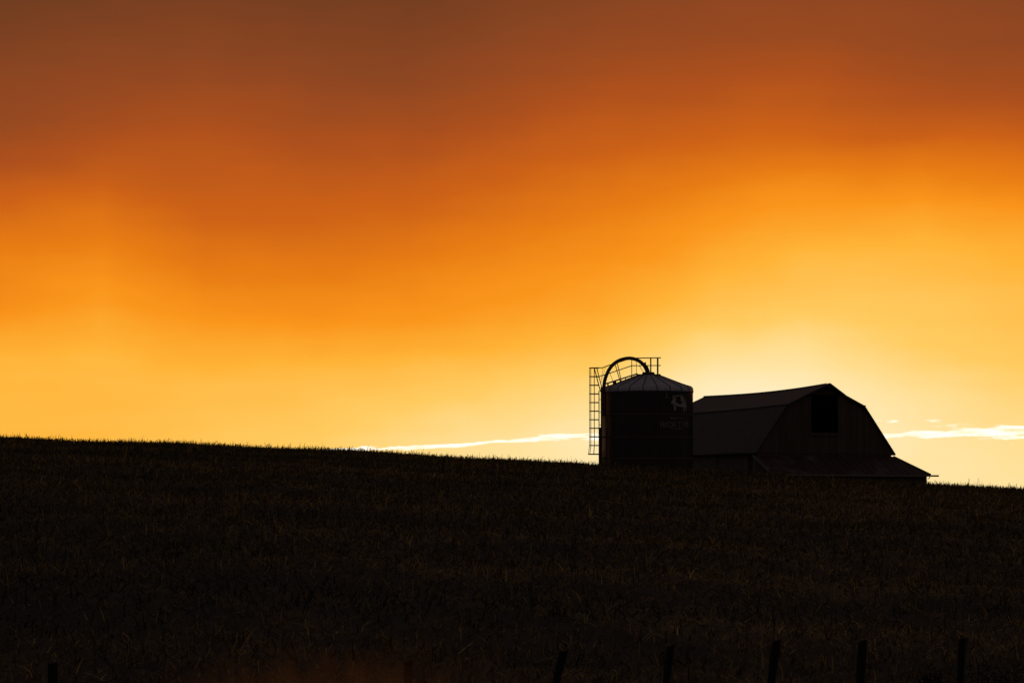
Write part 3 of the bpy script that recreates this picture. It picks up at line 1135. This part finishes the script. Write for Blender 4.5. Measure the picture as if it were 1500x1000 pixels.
cols = [
    (-4200, [(-700, 0), (200, 0.03), (450, 0.2), (760, 0.34)]),
    (-900, [(-600, 0), (0, 0.02), (200, .13), (330, .33), (480, .50), (640, .60), (760, .62)]),
    (0, [(-500, 0), (0, .035), (100, .10), (198, .17), (250, .25), (284, .345), (330, .44), (396, .525), (455, .565), (495, .65), (528, .70), (594, .722), (760, .71)]),
    (150, [(-500, 0), (0, .045), (100, .12), (180, .21), (260, .33), (310, .44), (360, .51), (420, .59), (470, .65), (520, .70), (560, .722), (760, .72)]),
    (300, [(-500, 0), (0, .055), (99, .125), (165, .22), (231, .295), (277, .335), (330, .385), (370, .455), (429, .54), (467, .60), (505, .66), (565, .73), (627, .76), (760, .77)]),
    (470, [(-500, 0), (0, .05), (99, .115), (165, .19), (231, .28), (297, .365), (363, .445), (425, .53), (480, .60), (512, .655), (545, .715), (590, .765), (640, .80), (760, .82)]),
    (600, [(-500, 0), (0, .05), (99, .11), (165, .18), (231, .285), (297, .375), (363, .46), (425, .545), (470, .605), (508, .655), (550, .735), (596, .795), (640, .85), (760, .87)]),
    (875, [(-500, 0), (0, .105), (100, .195), (150, .275), (200, .345), (264, .435), (330, .515), (375, .575), (438, .645), (485, .705), (519, .76), (560, .84), (600, .89), (640, .93), (760, .94)]),
    (1040, [(-500, 0), (0, .12), (60, .165), (110, .235), (165, .31), (198, .375), (240, .45), (277, .525), (320, .585), (370, .645), (430, .725), (480, .79), (530, .88), (565, .95), (610, .985), (760, .97)]),
    (1180, [(-500, 0), (0, .13), (60, .18), (110, .25), (165, .325), (198, .39), (240, .475), (277, .56), (320, .63), (370, .70), (430, .765), (480, .825), (530, .90), (565, .95), (620, .975), (760, .96)]),
    (1350, [(-500, 0), (0, .125), (80, .17), (150, .25), (200, .345), (225, .43), (250, .50), (300, .61), (350, .69), (430, .76), (500, .795), (580, .875), (640, .91), (760, .93)]),
    (1480, [(-500, 0), (0, .10), (72, .145), (144, .22), (187, .305), (216, .395), (252, .49), (290, .56), (324, .62), (360, .68), (430, .735), (500, .78), (576, .83), (648, .885), (760, .91)]),
    (2400, [(-600, 0), (0, .05), (200, .2), (330, .4), (480, .6), (640, .74), (760, .78)]),
    (5600, [(-700, 0), (200, 0.05), (450, 0.22), (760, 0.4)]),
]
t = None
for i, (u0, p_) in enumerate(cols):
    c = curve1d(Vw, p_)
    if t is None:
        t = c
    else:
        fct = mapr(U, cols[i - 1][0], u0, smooth=False)
        t = mth('ADD', mth('MULTIPLY', t, mth('SUBTRACT', 1.0, fct)), mth('MULTIPLY', c, fct))
t = mth('ADD', t, mth('MULTIPLY', mth('SUBTRACT', n3, 0.5), 0.035))
t = mth('ADD', t, mth('MULTIPLY', mth('SUBTRACT', n2, 0.5), 0.03), clamp=True)

ramp = N.new('ShaderNodeValToRGB')
stops = [(0, (98, 57, 32)), (.12, (140, 70, 34)), (.25, (173, 80, 29)), (.38, (205, 98, 23)), (.5, (232, 125, 20)), (.6, (251, 150, 28)),
         (.7, (255, 180, 56)), (.8, (255, 204, 98)), (.88, (255, 222, 146)), (.95, (255, 234, 182)), (1, (254, 240, 208))]
els = ramp.color_ramp.elements
for i, (p_, c_) in enumerate(stops):
    e = els[0] if i == 0 else (els[-1] if i == len(stops) - 1 else els.new(p_))
    e.position = p_
    e.color = lin(*c_)
L.new(t, ramp.inputs[0])
glow = ramp.outputs['Color']

# the bright gap under the cloud deck
bn = noise(U, V, 55, 5.5, 5, 0.62, 3.3)
bn2 = noise(U, V, 75, 22, 4, 0.55, 6.6)
bn3 = noise(U, V, 38, 6, 4, 0.6, 12.4)
ctr = curve1d(U, [(350, 1.0), (480, .93), (540, .875), (600, .79), (650, .73), (700, .65), (760, .53), (800, .42), (865, .35), (1100, .32), (1300, .29), (1350, .275), (1400, .22), (1450, .16), (1500, .15), (1900, .0)])
ctr = mth('MULTIPLY_ADD', ctr, 33.0, 628.0)
hw_ = curve1d(U, [(430, 0.0), (500, .16), (540, .24), (620, .25), (690, .22), (760, .25), (800, .36), (865, .38), (1100, .4), (1300, .38), (1360, .42), (1400, .62), (1460, .88), (1600, .9), (2100, 0.0)])
hw_ = mth('MULTIPLY', hw_, 11.0)
dist = mth('ABSOLUTE', mth('SUBTRACT', mth('ADD', V, mth('MULTIPLY', mth('SUBTRACT', bn2, 0.5), 13.0)), ctr))
frac = mth('DIVIDE', dist, mth('ADD', hw_, 0.05))
frac = mth('ADD', frac, mth('MULTIPLY', mth('SUBTRACT', bn, 0.47), mapr(U, 1330, 1430, 4.4, 5.8)))
gap = mapr(frac, 0.55, 1.25, 1.0, 0.0, smooth=True)
gap = mth('MULTIPLY', gap, mapr(hw_, 0.3, 1.6))
gap = mth('MULTIPLY', gap, mapr(bn3, 0.30, 0.56, 0.45, 1.0, smooth=True))
bn4 = noise(U, V, 14, 3.2, 4, 0.6, 21.7)
# small detached wisps above it on the right
for (wu, wv, su, sv, k_) in ((1306, 617.5, 9, 2.2, .75), (1366, 617.5, 12, 2.2, .55), (1292, 616, 10, 1.5, .35), (1395, 624.5, 22, 3, .45)):
    du = mth('MULTIPLY', mth('SUBTRACT', U, float(wu)), 1 / su)
    dv = mth('MULTIPLY', mth('SUBTRACT', V, float(wv)), 1 / sv)
    g2 = mth('ADD', mth('MULTIPLY', du, du), mth('MULTIPLY', dv, dv))
    gap = mth('MAXIMUM', gap, mth('MULTIPLY', mth('MULTIPLY', mapr(g2, 0.0, 2.6, 1.0, 0.0, smooth=True), mapr(bn4, 0.40, 0.66, smooth=True)), k_ * 0.95))


def mixc(f_, a, b):
    n_ = N.new('ShaderNodeMix')
    n_.data_type = 'RGBA'
    sock(n_, 0, f_)
    for i, q in ((6, a), (7, b)):
        if isinstance(q, tuple):
            n_.inputs[i].default_value = q
        else:
            L.new(q, n_.inputs[i])
    return n_.outputs[2]


glow = mixc(gap, glow, (1.25, 1.15, 0.95, 1))
# the rest of the dome: heavy dusk cloud over a Nishita sky with the sun almost down
sky = N.new('ShaderNodeTexSky')
sky.sky_type = 'NISHITA'
sky.sun_disc = False
sky.sun_elevation = SUN_EL
sky.sun_rotation = SUN_AZ
sky.dust_density = 4.0
sky.air_density = 1.5
sc_ = N.new('ShaderNodeVectorMath')
sc_.operation = 'SCALE'
L.new(sky.outputs['Color'], sc_.inputs[0])
sc_.inputs['Scale'].default_value = 0.06
ad = N.new('ShaderNodeVectorMath')
ad.operation = 'ADD'
L.new(sc_.outputs[0], ad.inputs[0])
ad.inputs[1].default_value = (0.46, 0.375, 0.40)
m_up = mapr(V, -1900, -150, smooth=True)
m_az = mth('MULTIPLY', mapr(U, -5200, -1200, smooth=True), mapr(U, 2700, 6700, 1.0, 0.0, smooth=True))
mask = mth('MULTIPLY', m_up, m_az)
gl10 = N.new('ShaderNodeVectorMath')
gl10.operation = 'SCALE'
L.new(glow, gl10.inputs[0])
gl10.inputs['Scale'].default_value = 1 / BS
fin = mixc(mask, ad.outputs[0], gl10.outputs[0])
L.new(fin, bg.inputs['Color'])
bg.inputs['Strength'].default_value = BS

# ------------------------------------------------------------------ sun, low behind the cloud and the barn
sl = bpy.data.lights.new('sun', 'SUN')
sl.energy = 0.5
sl.angle = math.radians(10)
sl.color = (1.0, 0.55, 0.22)
so = bpy.data.objects.new('sun', sl)
COL.objects.link(so)
dirv = Vector((math.sin(SUN_AZ) * math.cos(SUN_EL), math.cos(SUN_AZ) * math.cos(SUN_EL), math.sin(SUN_EL)))
so.rotation_euler = (-dirv).to_track_quat('-Z', 'Y').to_euler()
so.location = (30, 300, 40)

# ------------------------------------------------------------------ camera
cam = bpy.data.cameras.new('camera')
cam.lens = 135
cam.sensor_width = 36
cam.clip_end = 20000
cam.dof.use_dof = True
cam.dof.focus_distance = 255
cam.dof.aperture_fstop = 5.6
cobj = bpy.data.objects.new('camera', cam)
COL.objects.link(cobj)
cobj.location = (0, 0, EYE)
cobj.rotation_euler = (math.radians(90) + math.atan((HOR - 500) / F), 0, 0)
S.camera = cobj

S.view_settings.view_transform = 'Standard'
S.view_settings.look = 'None'
S.view_settings.exposure = 0
S.view_settings.gamma = 1
S.view_settings.use_curve_mapping = False
S.render.resolution_x, S.render.resolution_y = 1024, 682
